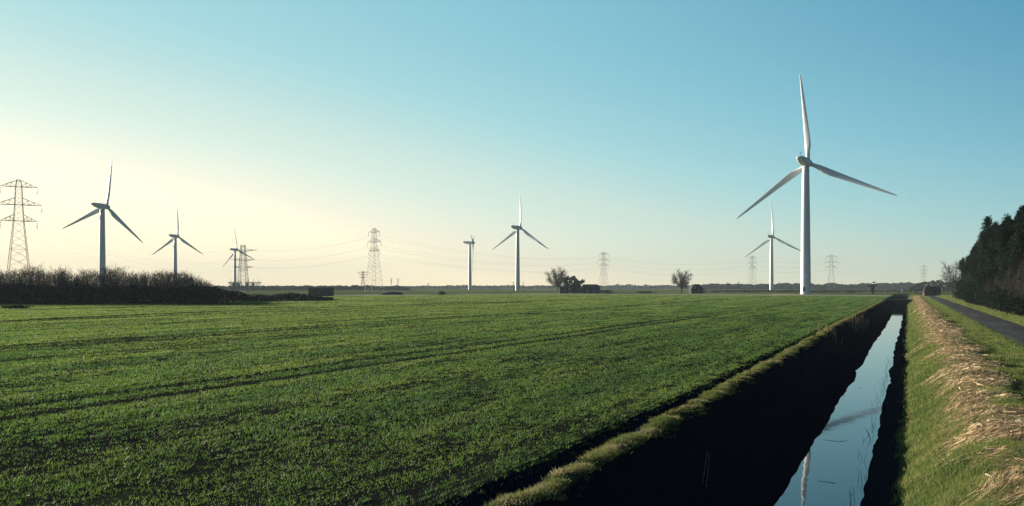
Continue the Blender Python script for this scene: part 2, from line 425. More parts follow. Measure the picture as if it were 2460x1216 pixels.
def build_straw():
    n = 260000
    y = 7 + 330 * rng.random(n) ** 2.1
    x = rng.uniform(-.4, 4.4, n)
    ctr = 2.35 + (fbm(y / 6., y * 0 + 7.7, 131) - .5) * .9
    wid = .75 + .6 * fbm(y / 3.5, y * 0 + 1.7, 135)
    m = np.exp(-((x - ctr) / wid) ** 2)
    pat = fbm(x * .55, y * .55, 137)
    m = m * (.25 + .75 * sstep(14.5, 17.5, y + (x - 1.5) * .6))
    mask = sstep(.49, .80, m * .75 + pat * .6)
    keep = rng.random(n) < mask
    x, y, pat = x[keep], y[keep], pat[keep]; n = len(x)
    d = depth_of(x, y); k = np.maximum(d, 15) / 15
    ang = PI + .25 + (fbm(x * .8, y * .8, 139) - .5) * 3.0 + rng.normal(size=n) * .5     # mostly laid across the bank
    L = .1 + .6 * rng.random(n) ** 1.6 * (1 + .15 * (k - 1))
    w = rng.uniform(.003, .006, n) * k ** .75
    z = gz(x, y) + rng.random(n) ** 2 * .16 * np.clip(pat * 1.6, .3, 1.2) + .015
    dx, dy = np.cos(ang) * L, np.sin(ang) * L
    x2, y2 = x + dx, y + dy
    z2 = gz(x2, y2) + rng.random(n) ** 2 * .12 + .012
    px, py = -np.sin(ang) * w, np.cos(ang) * w
    tz = rng.normal(size=n) * w
    V = np.stack([np.stack([x - px, y - py, z - tz], 1), np.stack([x + px, y + py, z + tz], 1),
                  np.stack([x2 + px * .5, y2 + py * .5, z2 + tz * .5], 1), np.stack([x2 - px * .5, y2 - py * .5, z2 - tz * .5], 1)], 1).reshape(-1, 3)
    tag(link('cut_reeds', np_mesh('cut_reeds', V, np.arange(4 * n).reshape(-1, 4), M['straw'])), 'straw coloured cut reeds strewn along the bank crest', 'cut reeds', kind='stuff')
    # tan litter on the far verge below the conifers
build_straw()

# ------------------------------------------------------------------ wind turbines
HUB, RB = 63.6, 44.0
def blade_mesh():
    st = [(1.2, 1.9, 1.9, 0, .5), (3.2, 1.9, 1.9, 12, .5), (5.5, 2.5, 1.5, 14, .42), (8.5, 3.35, 1.05, 13, .34), (12, 3.15, .8, 10, .32), (18, 2.6, .58, 7, .31),
          (25, 2.05, .42, 4, .30), (32, 1.55, .29, 2, .30), (38, 1.1, .19, 1, .30), (42, .7, .11, 0, .3), (43.5, .36, .06, 0, .3), (44, .08, .03, 0, .3)]
    rings = []
    N = 20
    for r, ch, th, tw, ax in st:
        ring = []
        circ = max(0, min(1, 1 - (r - 3.2) / 5.0))
        for i in range(N):
            t = 2 * PI * i / N
            cx = .5 * (1 - math.cos(t))               # 0 leading edge, 1 trailing edge
            yt = 5 * (.2969 * math.sqrt(max(cx, 0)) - .126 * cx - .3516 * cx ** 2 + .2843 * cx ** 3 - .1036 * cx ** 4)
            ya = (1 if t < PI else -1) * yt * th
            xa = (cx - ax) * ch
            xc, yc = -math.cos(t) * ch / 2, math.sin(t) * th / 2
            X = xa * (1 - circ) + xc * circ; Y = ya * (1 - circ) + yc * circ
            a = -math.radians(tw + 5)
            pb = -1.1 * (r / RB) ** 2
            ring.append((X * math.cos(a) - Y * math.sin(a), X * math.sin(a) + Y * math.cos(a) + pb, r))
        rings.append(ring)
    return MB().loft(rings).mesh('blade', M['white'], True)

def superring(y, w, z0, z1, n=24, e=3.2):
    out = []
    for i in range(n):
        t = 2 * PI * i / n; c, s = math.cos(t), math.sin(t)
        out.append((w / 2 * math.copysign(abs(c) ** (2 / e), c), y, (z0 + z1) / 2 + (z1 - z0) / 2 * math.copysign(abs(s) ** (2 / e), s)))
    return out
T_MESH = {
    'blade': blade_mesh(),
    'tower': MB().lathe([(2.45, -.3), (2.4, .2), (2.32, 6), (2.18, 20), (1.98, 38), (1.72, 55), (1.6, 61.5)], 40).mesh('tower', M['white'], True),
    'nacelle': MB().loft([superring(-9.6, 2.2, .75, 1.6), superring(-9.0, 2.9, .3, 1.9), superring(-6.5, 3.5, -1.0, 2.1), superring(-3, 3.8, -1.8, 2.2), superring(.5, 3.8, -2.0, 2.1), superring(2.2, 3.5, -1.8, 1.9), superring(2.9, 3.0, -1.5, 1.6)]).mesh('nacelle', M['white'], True),
    'hub': MB().loft([[(r * math.cos(2 * PI * i / 28), y, r * math.sin(2 * PI * i / 28)) for i in range(28)] for r, y in ((1.45, 2.75), (1.7, 3.0), (1.78, 4.6), (1.6, 5.5), (1.2, 6.3), (.6, 6.9), (.1, 7.1))]).mesh('hub', M['white'], True),
    'vent': MB().box((0, 0, 0), (2.0, .12, .75)).mesh('vent', M['grey']),
    'mast': MB().box((0, 0, .9), (.12, .12, 1.8)).box((0, 0, 1.75), (1.3, .1, .1)).box((.6, 0, 1.95), (.12, .12, .4)).box((-.6, 0, 1.95), (.12, .12, .4)).mesh('weather_mast', M['grey']),
    'flange': MB().lathe([(2.62, -.25), (2.62, .22), (2.45, .24)], 40).mesh('foundation', M['concrete'], False),
    'door': MB().box((0, 0, 0), (1.0, .2, 2.3)).mesh('door', M['grey']),
    'plate': MB().lathe([(.55, 0), (.55, .12)], 16).mesh('number_plate', M['pale'], False),
}
TURB_GROUP = 'white three bladed wind turbines standing across the fields'
def turbine(px, depth, delta, th0, label, up=1.0, detail=True):
    p = at(px, depth)
    view = math.degrees(math.atan((px - CX) / F))
    az = math.radians(view + delta) - PSI
    root = tag(empty('wind_turbine', p, -az), label, 'wind turbine', TURB_GROUP)
    def part(nm, key, loc=(0, 0, 0), rot=(0, 0, 0), par=None):
        o = link(nm, T_MESH[key], par or root); o.location = loc; o.rotation_euler = rot; return o
    tw = part('tower', 'tower')
    part('foundation', 'flange')
    # door faces the camera side
    a = math.radians(delta) - PI + .25
    if detail:
        dr = part('door', 'door', (-math.sin(a + PI) * 2.36 * -1 * 0 + math.sin(-math.radians(delta) + PI + .3) * 2.34, math.cos(-math.radians(delta) + PI + .3) * 2.34, 2.6), (0, 0, -(-math.radians(delta) + PI + .3)), tw)
        b = -math.radians(delta) + PI - .05
        pl = part('number_plate', 'plate', (math.sin(b) * 2.26, math.cos(b) * 2.26, 9.0), (PI / 2, 0, -b + PI), tw)
        pl.rotation_euler = (-PI / 2, 0, -b)
    na = part('nacelle', 'nacelle', (0, 0, HUB))
    part('vent', 'vent', (0, -9.62, HUB + 1.25), (0, 0, 0), na).location = (0, -9.45, 1.15)
    part('weather_mast', 'mast', (0, -7.2, 2.0), (0, 0, 0), na)
    part('hub', 'hub', (0, 0, HUB))
    for k in range(3):
        bl = part('blade', 'blade', (0, 4.2, HUB), (0, math.radians(th0 + 120 * k), 0))
        if math.cos(math.radians(th0 + 120 * k)) > .4: bl.scale = (1, 1, up)  # upper blades shortened, imitating tips washed out by bright sky
    return root
turbine(1935.5, 380, 18, -5, 'largest and nearest white wind turbine, standing beside the ditch end on the right')
turbine(246, 588, 44, 9, 'wind turbine rising from behind the bare thicket right of the left hand pylon', .82)
turbine(421, 934, 42, 0, 'grey wind turbine above the low tapering end of the bare thicket', .75)
turbine(564.5, 1267, 50, -9, 'small wind turbine standing in front of the pylon with platforms', .82)
turbine(1129, 1069, 97, 180, 'wind turbine seen edge on with one blade hanging straight down its tower', .5)
turbine(1243.5, 800, 41, 1, 'wind turbine in mid picture between the edge on turbine and the wide bare tree', .8)
turbine(1853.5, 944, 25, -3, 'small wind turbine just left of the largest turbine tower')

pd = at(1935.5, 380)
pad = MB().loft([[(r * math.cos(2 * PI * i / 40) * 1.25, r * math.sin(2 * PI * i / 40), z) for i in range(40)] for r, z in ((13, -.05), (11.5, .16), (.5, .2))]).mesh('gravel_pad', M['track'], True)
po = link('gravel_pad', pad); po.location = pd; tag(po, 'low pale gravel pad round the foot of the largest turbine', 'gravel pad', kind='structure')
# ------------------------------------------------------------------ pylons
def lattice(levels, r_leg, r_br, n_panels):
    P0, P1, R = [], [], []
    def add(a, b, r): P0.append(a); P1.append(b); R.append(r)
    for (z0, w0), (z1, w1), npn in zip(levels[:-1], levels[1:], n_panels):
        for k in range(npn):
            # panels get shorter towards the narrow end
            ta, tb = k / npn, (k + 1) / npn
            za, zb = z0 + (z1 - z0) * ta, z0 + (z1 - z0) * tb
            wa, wb = w0 + (w1 - w0) * ta, w0 + (w1 - w0) * tb
            ca = [(-wa, -wa, za), (wa, -wa, za), (wa, wa, za), (-wa, wa, za)]
            cb = [(-wb, -wb, zb), (wb, -wb, zb), (wb, wb, zb), (-wb, wb, zb)]
            for i in range(4):
                j = (i + 1) % 4
                add(ca[i], cb[i], r_leg)
                add(ca[i], cb[j], r_br); add(ca[j], cb[i], r_br)
                if k == npn - 1: add(cb[i], cb[j], r_br)
    return P0, P1, R

def arm_mesh(hw, body, dz, r=.10, lift=0.0):
    P0, P1, R = [], [], []
    for s in (-1, 1):
        tip = (s * hw, 0, lift)
        for q in (-1, 1):
            lo = (s * body * .9, q * body, 0); hi = (s * body * .9, q * body * .9, dz)
            P0 += [lo, hi]; P1 += [tip, tip]; R += [r * 1.2, r]
            for t in (.3, .6):
                a = tuple(lo[i] + (tip[i] - lo[i]) * t for i in range(3)); b = tuple(hi[i] + (tip[i] - hi[i]) * t for i in range(3))
                c = tuple(lo[i] + (tip[i] - lo[i]) * max(t - .3, 0) for i in range(3))
                P0 += [a, c]; P1 += [b, b]; R += [r * .7, r * .7]
        for t in (.25, .5, .75):
            w = body * (1 - t)
            xx = s * (body * .9 + (hw - body * .9) * t)
            P0.append((xx, -w, lift * t)); P1.append((xx, w, lift * t)); R.append(r * .7)
        P0.append((s * body * .9, -body, 0)); P1.append((s * body * .9, body, 0)); R.append(r)
    P0.append((-body, 0, 0)); P1.append((body, 0, 0)); R.append(r)
    v, f = bars(P0, P1, R)
    return np_mesh('crossarm', v, f, M['steel'])

ARMS = [(47.1, 7.7, 1.3, 2.7), (39.3, 9.7, 1.6, 3.0), (32.3, 7.7, 2.1, 2.8)]     # height, half width, body half width, depth
lv = [(0, 5.4), (9, 4.45), (20, 3.35), (32.3, 2.1), (39.3, 1.6), (47.1, 1.3), (49.4, .9), (50.2, .8)]
v_, f_ = bars(*[np.array(a) for a in lattice(lv, .12, .05, [2, 3, 4, 3, 4, 1, 1])])
P_MESH = {'body': np_mesh('lattice_tower', v_, f_, M['steel'])}
for k, (z, hw, b, dz) in enumerate(ARMS): P_MESH['arm%d' % k] = arm_mesh(hw, b, dz)
P_MESH['ins'] = MB().lathe([(.05, 0), (.14, -.15), (.14, -3.0), (.06, -3.2)], 8).mesh('insulator', M['glass_ins'], True)
ANCH = {}
def pylon(key, px, depth, rz, label, s=1.0, sx_=1.0):
    p = at(px, depth)
    root = tag(empty('pylon', p, rz), label, 'pylon', 'steel lattice pylons crossing the fields')
    root.scale = (s * sx_, s * sx_, s)
    link('lattice_tower', P_MESH['body'], root)
    an = []
    for k, (z, hw, b, dz) in enumerate(ARMS):
        a = link('crossarm', P_MESH['arm%d' % k], root); a.location = (0, 0, z)
        for sx in (-1, 1):
            i = link('insulator', P_MESH['ins'], root); i.location = (sx * (hw - .1), 0, z)
            q = Matrix.Rotation(rz, 3, 'Z') @ Vector((sx * (hw - .1), 0, 0)) * s * sx_
            an.append((k, Vector((p.x + q.x, p.y + q.y, (z - 3.2) * s))))
    ANCH[key] = an
    return root

def bearing(pa, pb):             # rotation that sets the crossarms square to the run a -> b
    d = pb - pa; return math.atan2(d.y, d.x) + PI / 2
p1, p2, p3, p4, p5, p6, p7 = at(45, 343), at(584, 760), at(898.5, 620), at(1450, 1050), at(1807, 1180), at(1997, 1140), at(2219, 1560)
pylon('p1', 45, 343, PSI + .45, 'tall lattice pylon at the far left rising out of the bare thicket', 1.0, .9)
pylon('p3', 898.5, 620, bearing(p2, p4) + .12, 'lattice pylon standing alone in mid left sky beside the far wood', .99)
pylon('p4', 1450, 1050, bearing(p3, p5), 'lattice pylon just right of the dark barn and wide bare tree')
pylon('p5', 1807, 1180, bearing(p4, p6) + .35, 'pale lattice pylon under the left blade tip of the small right turbine')
pylon('p6', 1997, 1140, bearing(p5, p7) + .6, 'pale lattice pylon standing right of the largest turbine tower')
pylon('p7', 2219, 1560, bearing(p6, at(2500, 1800)) - .2, 'faint lattice pylon above the end of the lane', .93)

# terminal pylon with two sealing-end platforms
def terminal_pylon():
    px, depth = 584, 760
    rz = PSI
    root = tag(empty('pylon', p2, rz), 'stout lattice pylon with two basket platforms near its foot', 'pylon', 'steel lattice pylons crossing the fields')
    s = depth / F
    lvl = [(0, 4.6), (9, 3.9), (20, 3.2), (30, 2.6), (38, 2.1), (44, 1.7)]
    v, f = bars(*[np.array(a) for a in lattice(lvl, .22, .11, [2, 3, 4, 3, 2])])
    link('lattice_tower', np_mesh('lattice_tower', v, f, M['steel']), root)
    an = []
    for k, (z, hw, b) in enumerate(((38.2, 13.6, 2.2), (29.0, 11.8, 2.7), (22.0, 9.8, 3.1))):
        a = link('crossarm', arm_mesh(hw, b, 2.0, .13, 1.2), root); a.location = (0, 0, z)
        for sx in (-1, 1):
            q = Matrix.Rotation(rz, 3, 'Z') @ Vector((sx * (hw - .1), 0, 0))
            an.append((k, Vector((p2.x + q.x, p2.y + q.y, z + 1.1))))
    ANCH['p2'] = an
    for x0, x1, sg in ((-13.4, -2.4, -1), (3.2, 16.6, 1)):
        z0, z1 = 4.6, 8.3
        P0, P1, R = [], [], []
        def add(a, b, r=.12): P0.append(a); P1.append(b); R.append(r)
        lo0, lo1 = (x0 + 2.6, x1) if sg < 0 else (x0, x1 - 2.6)
        for y in (-2.5, 2.5):
            add((x0, y, z1), (x1, y, z1), .4); add((lo0, y, z0), (lo1, y, z0), .5)
            add((x0, y, z1), (lo0, y, z0), .35); add((x1, y, z1), (lo1, y, z0), .35)
            n = 7
            for i in range(1, n):
                t = i / n
                add((x0 + (x1 - x0) * t, y, z1), (lo0 + (lo1 - lo0) * t, y, z0), .2)
                add((x0 + (x1 - x0) * t, y, z1), (lo0 + (lo1 - lo0) * (i - 1) / n, y, z0), .12)
        for x, z in ((x0, z1), (x1, z1), (lo0, z0), (lo1, z0)): add((x, -2.5, z), (x, 2.5, z), .16)
        v, f = bars(P0, P1, R)
        pf = link('platform', np_mesh('platform', v, f, M['steel']), root)
        mb = MB()
        mb.box(((lo0 + lo1) / 2, 0, z0 - .15), (lo1 - lo0, 4.6, .25))
        link('deck', mb.mesh('deck', M['grey']), pf)
        for xx in ((x0 + 4.6, x1 - 2.4) if sg < 0 else (x0 + .8, x0 + 6.2)):
            link('column', MB().box((xx, 0, z0 / 2 - .3), (1.5, 1.5, z0 + .2), 0, .8).mesh('column', M['grey']), pf)
            link('cabinet', MB().box((xx, 0, z0 + 1.6), (1.9, 1.6, 3.0), 0, .85).mesh('cabinet', M['grey']), pf)
        for xx in np.linspace(x0 + 1.5, x1 - 1.5, 3):
            c = link('insulator', MB().lathe([(.1, 0), (.16, .2), (.16, 3.4), (.05, 3.8)], 8, (xx, 0, z1 - .4)).mesh('insulator', M['glass_ins'], True), pf)
terminal_pylon()

# small far pylons (their peaks alone stand above the wood)
def small_pylon(px, depth, h, rz, label, hw=5.0):
    root = tag(empty('pylon', at(px, depth), rz), label, 'pylon', 'small distant pylons on the skyline')
    v, f = bars(*[np.array(a) for a in lattice([(0, 2.2), (h * .6, 1.1), (h, .6)], .16, .09, [4, 5])])
    link('lattice_tower', np_mesh('lattice_tower', v, f, M['steel']), root)
    for z, k in ((h - 1.2, 1.0), (h * .82, .8), (h * .68, .65)):
        o = link('crossarm', arm_mesh(hw * k, .7, 1.0, .13), root); o.location = (0, 0, z)
small_pylon(872, 900, 21.5, PSI, 'short pylon tucked against the left leg of the mid left pylon', 7.0)
small_pylon(940, 2100, 27, PSI + .4, 'left one of the pair of faint pylons right of the mid left pylon')
small_pylon(956, 2150, 27, PSI + .4, 'right one of the pair of faint pylons right of the mid left pylon')
small_pylon(1029, 1900, 13, PSI, 'tiny faint pylon on the skyline left of the edge on turbine', 2.5)

# conductors
def span(a, b, sag, what):
    names = ('upper', 'middle', 'lower')
    A, B = ANCH[a], ANCH[b]
    for lev in range(3):
        A2 = [q for k, q in A if k == lev]; B2 = [q for k, q in B if k == lev]
        d0 = (A2[0] - B2[0]).length + (A2[1] - B2[1]).length; d1 = (A2[0] - B2[1]).length + (A2[1] - B2[0]).length
        if d1 < d0: B2 = B2[::-1]
        for u, w in zip(A2, B2):
            t = np.linspace(0, 1, 29)[:, None]
            P = np.array(u)[None] * (1 - t) + np.array(w)[None] * t
            P[:, 2] -= 4 * sag * (t * (1 - t))[:, 0]
            v, f = bars(P[:-1], P[1:], .04 if a != 'p1' else .022, n=4)
            tag(link('power_cable', np_mesh('power_cable', v, f, M['wire'])), '%s power cable %s' % (names[lev], what), 'power cable', 'pairs of power cables strung between the pylons')
span('p1', 'p2', 11.5, 'from the far left pylon to the platform pylon')
span('p2', 'p3', 5, 'from the platform pylon to the mid left pylon')
span('p3', 'p4', 9, 'from the mid left pylon to the barn pylon')
span('p4', 'p5', 8.5, 'from the barn pylon to the small right turbine pylon')
span('p5', 'p6', 4, 'between the two pale pylons either side of the largest turbine')
span('p6', 'p7', 9, 'from the largest turbine right hand pylon to the lane end pylon')

# ------------------------------------------------------------------ trees
def bare_tree(h, spread, seed, levels=6, r0=.35, clear=.22, lift=.45):
    R = random.Random(seed); lim, tw = [], []
    def grow(p, d, L, r, lev):
        n = 3 if lev < 2 else 2
        q = p; dd = d
        for k in range(n):
            dd = (dd + Vector((R.gauss(0, .13), R.gauss(0, .13), R.gauss(.03, .08)))).normalized()
            e = q + dd * (L / n)
            (lim if lev < 3 else tw).append((q.copy(), e.copy(), r * (1 - .3 * k / n), r * (1 - .3 * (k + 1) / n)))
            if lev < levels and k < n - 1 and lev > 0: child(e, dd, L * .62, r * .5, lev + 1)
            q = e
        if lev < levels:
            for _ in range(3 if lev < 3 else 2): child(q, dd, L * R.uniform(.62, .8), r * .62, lev + 1)
    def child(p, d, L, r, lev):
        a = R.uniform(0, 2 * PI)
        side = d.orthogonal().normalized(); side.rotate(Matrix.Rotation(a, 3, d))
        nd = d * R.uniform(.6, 1.0) + side * R.uniform(.5, .95) * spread
        nd.z += lift * .25
        grow(p, nd.normalized(), L * R.uniform(.8, 1.15), max(r, .03), lev)
    grow(Vector((0, 0, -.2)), Vector((0, 0, 1)), h * clear, r0, 0)
    for _ in range(2): pass
    zmax = max(b.z for a, b, *_ in tw); k = h / zmax
    def mk(name, segs, mat, n):
        v, f = bars([a * k for a, *_ in segs], [b * k for _, b, *_ in segs], [s[2] for s in segs], [s[3] for s in segs], n)
        return np_mesh(name, v, f, mat)
    return mk('trunk', lim, M['bark'], 6), mk('crown', tw, M['twig'], 3)

def tree_obj(name, p, meshes, label, cat='tree', group=None, rz=0, s=1):
    root = tag(empty(name, p, rz), label, cat, group); root.scale = (s, s, s)
    for nm, me in zip(('trunk', 'crown'), meshes): link(nm, me, root)
    return root

def clump_cloud(lumps, n, jitter=.25):
    """points spread through the outer part of several ellipsoid lumps (x,y,z,rx,ry,rz)"""
    out = []
    tot = sum(l[3] * l[5] for l in lumps)
    for x, y, z, rx, ry, rz in lumps:
        m = max(8, int(n * rx * rz / tot))
        d = rng.normal(size=(m, 3)); d /= np.linalg.norm(d, axis=1, keepdims=True)
        r = rng.uniform(.35, 1, (m, 1)) ** .5 * (1 + rng.normal(size=(m, 1)) * jitter * .5)
        out.append(np.array([[x, y, z]]) + d * r * np.array([[rx, ry, rz]]))
    P = np.concatenate(out)
    return P[P[:, 2] > .05]

def leafy(name, p, lumps, n, size, mat, label, cat, trunk=None, group=None, rz=0):
    root = tag(empty(name, p, rz), label, cat, group)
    v, f = leaves(clump_cloud(lumps, n), size)
    link('crown', np_mesh('crown', v, f, mat), root)
    if trunk:
        h, r = trunk
        segs0 = [(0, 0, -.2)]; segs1 = [(0, 0, h * .6)]; rr = [r]
        for l in lumps[:7]:
            segs0.append((0, 0, h * RND.uniform(.3, .6))); segs1.append((l[0] * .8, l[1] * .8, max(l[2], h * .5))); rr.append(r * .5)
        v, f = bars(segs0, segs1, rr, np.array(rr) * .5, 6)
        link('trunk', np_mesh('trunk', v, f, M['bark']), root)
    return root

def dome_tree(h, w, seed, limbs=12, trunk=.24, r0=.45, dens=7, thin=1.0, low=-.45):
    """a broad winter crown: limbs reach out to a dome and split into fine twigs"""
    R = np.random.default_rng(seed); L0, L1, A0, A1 = [], [], [], []; T0, T1, B0, B1 = [], [], [], []
    top = np.array([0, 0, h * trunk]); cen = np.array([0, 0, h * .60]); rad = np.array([w / 2, w / 2, h * .40])
    L0.append(np.array([0, 0, -.2])); L1.append(top); A0.append(r0); A1.append(r0 * .75)
    for i in range(limbs):
        u = (i + .5) / limbs; el = math.asin(low + (.97 - low) * u); az = i * 2.399 + R.normal() * .3
        end = cen + rad * np.array([math.cos(el) * math.cos(az), math.cos(el) * math.sin(az), math.sin(el)]) * R.uniform(.72, .9)
        mid = top + (end - top) * .5 + np.array([0, 0, h * R.uniform(.0, .10)]) + R.normal(size=3) * h * .02
        st = top - np.array([0, 0, h * R.uniform(0, .07)])
        pts = [(1 - t) ** 2 * st + 2 * t * (1 - t) * mid + t * t * end for t in np.linspace(0, 1, 8)]
        for k in range(7):
            L0.append(pts[k]); L1.append(pts[k + 1]); A0.append(r0 * (.42 - .05 * k)); A1.append(r0 * (.42 - .05 * (k + 1)))
        for k in range(2, 8):
            for _ in range(dens // 2 if k < 5 else dens):
                d = (pts[k] - top) / np.linalg.norm(pts[k] - top) * .7 + R.normal(size=3) * .75 + np.array([0, 0, .25]); d /= np.linalg.norm(d)
                q = pts[k] + d * h * R.uniform(.07, .17); q[2] = max(q[2], h * .16)
                T0.append(pts[k]); T1.append(q); B0.append(.07 * thin); B1.append(.035 * thin)
                for _ in range(5):
                    d2 = d + R.normal(size=3) * .7; d2 /= np.linalg.norm(d2); u2 = R.uniform(.3, 1)
                    p = pts[k] + (q - pts[k]) * u2; q2 = p + d2 * h * R.uniform(.04, .09)
                    T0.append(p); T1.append(q2); B0.append(.032 * thin); B1.append(.016 * thin)
                    for _ in range(2):
                        d3 = d2 + R.normal(size=3) * .8; d3 /= np.linalg.norm(d3)
                        T0.append(q2); T1.append(q2 + d3 * h * R.uniform(.02, .05)); B0.append(.018 * thin); B1.append(.01 * thin)
    v, f = bars(L0, L1, A0, A1, 6); t = np_mesh('trunk', v, f, M['bark'])
    v, f = bars(T0, T1, B0, B1, 3)
    return t, np_mesh('crown', v, f, M['twig'])
tree_obj('bare_tree', at(1341, 452), dome_tree(14.8, 14.2, 5, 16, dens=8, low=-.6), 'wide bare winter tree beside the dark barn in mid picture', rz=.6)
tree_obj('bare_tree', at(1637, 440), dome_tree(12.9, 11.2, 9, 18, dens=7, r0=.36, low=-.8, thin=.9), 'rounded bare tree alone left of the small dark house')
tree_obj('bare_tree', at(2289, 250), dome_tree(12.0, 7.0, 14, 11, trunk=.14, r0=.18, dens=6, thin=.6, low=-.7), 'pale bare tree at the far end of the conifer row')
rt = leafy('ivy', at(1640, 440.5), [(.3, 0, 6.2, 1.5, 1.3, 2.4), (1.2, 0, 8.0, 1.4, 1.3, 1.1), (-.2, 0, 3.8, .6, .6, 2.2), (-.8, 0, 10.2, 1.2, 1.2, .9)], 260, .35, M['ivy'], 'dark ivy clinging inside the rounded bare tree', 'ivy')

# farmstead in mid picture: barn, shed, ivy-clad trees
def barn(px0, px1, depth, ztop, dpt, label, roof_h=1.2, rz=PSI, hip=True, name='barn', wall='board', dcol=True):
    c = at((px0 + px1) / 2, depth); w = (px1 - px0) / F * depth
    root = tag(empty(name, c, rz), label, name if name != 'barn' else 'barn')
    zw = ztop - roof_h
    link('wall', MB().box((0, 0, zw / 2 - .1), (w, dpt, zw + .2)).mesh('wall', M[wall]), root)
    o = .3; i = min(w * .18, 2.2) if hip else 0
    mb = MB().add([(-w / 2 - o, -dpt / 2 - o, zw - .1), (w / 2 + o, -dpt / 2 - o, zw - .1), (w / 2 + o, dpt / 2 + o, zw - .1), (-w / 2 - o, dpt / 2 + o, zw - .1),
                   (-w / 2 - o + i * .3, 0, ztop), (w / 2 + o - i, 0, ztop)], [(0, 1, 5, 4), (2, 3, 4, 5), (1, 2, 5), (3, 0, 4), (3, 2, 1, 0)])
    link('roof', mb.mesh('roof', M['roof']), root)
    if dcol:
        link('door', MB().box((w * .12, -dpt / 2 - .06, 1.3), (w * .2, .1, 2.6)).mesh('door', M['grey']), root)
        link('door', MB().box((-w * .28, -dpt / 2 - .06, 1.3), (w * .16, .1, 2.6)).mesh('door', M['grey']), root)
    return root
barn(1400, 1440, 445, 5.2, 8, 'long dark barn with hipped end between ivy trees and pylon')
barn(1343, 1364, 448, 4.1, 6, 'small dark shed under the wide bare tree', .7, hip=False, name='shed')
ivyg = 'dark ivy clad trees crowding the barn'
for px, h, w, lb in ((1362, 9.5, 2.0, 'leftmost tall dark ivy tree, against the bare tree'), (1374, 9.8, 2.2, 'second dark ivy tree between shed and barn'),
                     (1384, 9.2, 2.2, 'broad dark ivy tree in the middle of the barn clump'), (1394, 7.8, 2.4, 'low dark ivy tree leaning over the barn roof')):
    lumps = [(RND.uniform(-w, w) * .7, RND.uniform(-1, 1), h * t, w * RND.uniform(.5, .9) * (1.1 - t * .5), 1.5, h * .14) for t in (.15, .28, .42, .55, .68, .8, .9)]
    leafy('ivy_tree', at(px, 449), lumps, 900, .6, M['ivy'], lb, 'tree', (h, .25), ivyg)
def shrub(px, py0, w_px, top, label, depth=None, mat='scrub', n=260, size=.35, name='bush', group=None, flat=False):
    d = depth or dep(py0); w = w_px / F * d; h = max(.6, zof(top, d))
    lumps = [(RND.uniform(-.5, .5) * w * .75, RND.uniform(-1, 1), h * RND.uniform(.2, .55), w * RND.uniform(.16, .26), 1.2, h * RND.uniform(.3, .45)) for _ in range(7)]
    lumps.append((0, 0, h * .5, w * .3, 1.2, h * .5))
    return leafy(name, at(px, d), lumps, n, size, M[mat], label, 'bush', (h * .7, .06), group)
shrub(1062, 708.5, 17, 697.5, 'small dark bush alone on the field edge left of the edge on turbine', n=400)
bg = 'low dark bushes along the far field edge'
shrub(1457, 705, 36, 695, 'dark low bush line running right from the barn', 440, group=bg, n=500)
shrub(1552, 705.5, 52, 698.5, 'long low dark bush midway between barn and rounded tree', 455, group=bg, n=500)
shrub(1718, 703, 20, 697, 'low dark bush right of the small house', 520, group=bg)
shrub(1755, 703, 34, 697, 'low dark bush below the two far cypresses', 520, group=bg)
shrub(1800, 703, 60, 697.5, 'low dark bush left of the small right turbine foot', 520, group=bg, n=400)
shrub(1890, 703, 70, 697.5, 'low dark bush between the two right hand turbine towers', 520, group=bg, n=400)
shrub(1985, 703, 90, 697.5, 'low dark bush right of the largest turbine foot', 500, group=bg, n=500)
shrub(2040, 704, 26, 698, 'low dark bush left of the lopsided tree', 480, group=bg)

shrub(40, 741, 105, 735.5, 'low dark weedy strip in the crop before the far left thicket', n=500, size=.22)
# the low heap on the field edge
def heap():
    d = dep(708.2); p = at(942, d); root = None
    n, m = 24, 9; V = []; w = 55 / F * d / 2
    for j in range(m):
        for i in range(n):
            x = (i / (n - 1) * 2 - 1); y = (j / (m - 1) * 2 - 1)
            e = max(0, 1 - abs(x) ** 2.2) * max(0, 1 - y * y)
            z = 1.55 * e ** .55 * (.8 + .4 * float(fbm(x * 3 + 5, y * 2, 151))) - .05
            V.append((x * w, y * 2.5, z))
    Fq = [(j * n + i, j * n + i + 1, (j + 1) * n + i + 1, (j + 1) * n + i) for j in range(m - 1) for i in range(n - 1)]
    o = link('heap', np_mesh('heap', np.array(V), np.array(Fq), M['bale'], True)); o.location = p; o.rotation_euler = (0, 0, PSI)
    tag(o, 'low dark heap of muck on the field edge below the mid left pylon', 'heap')
heap()

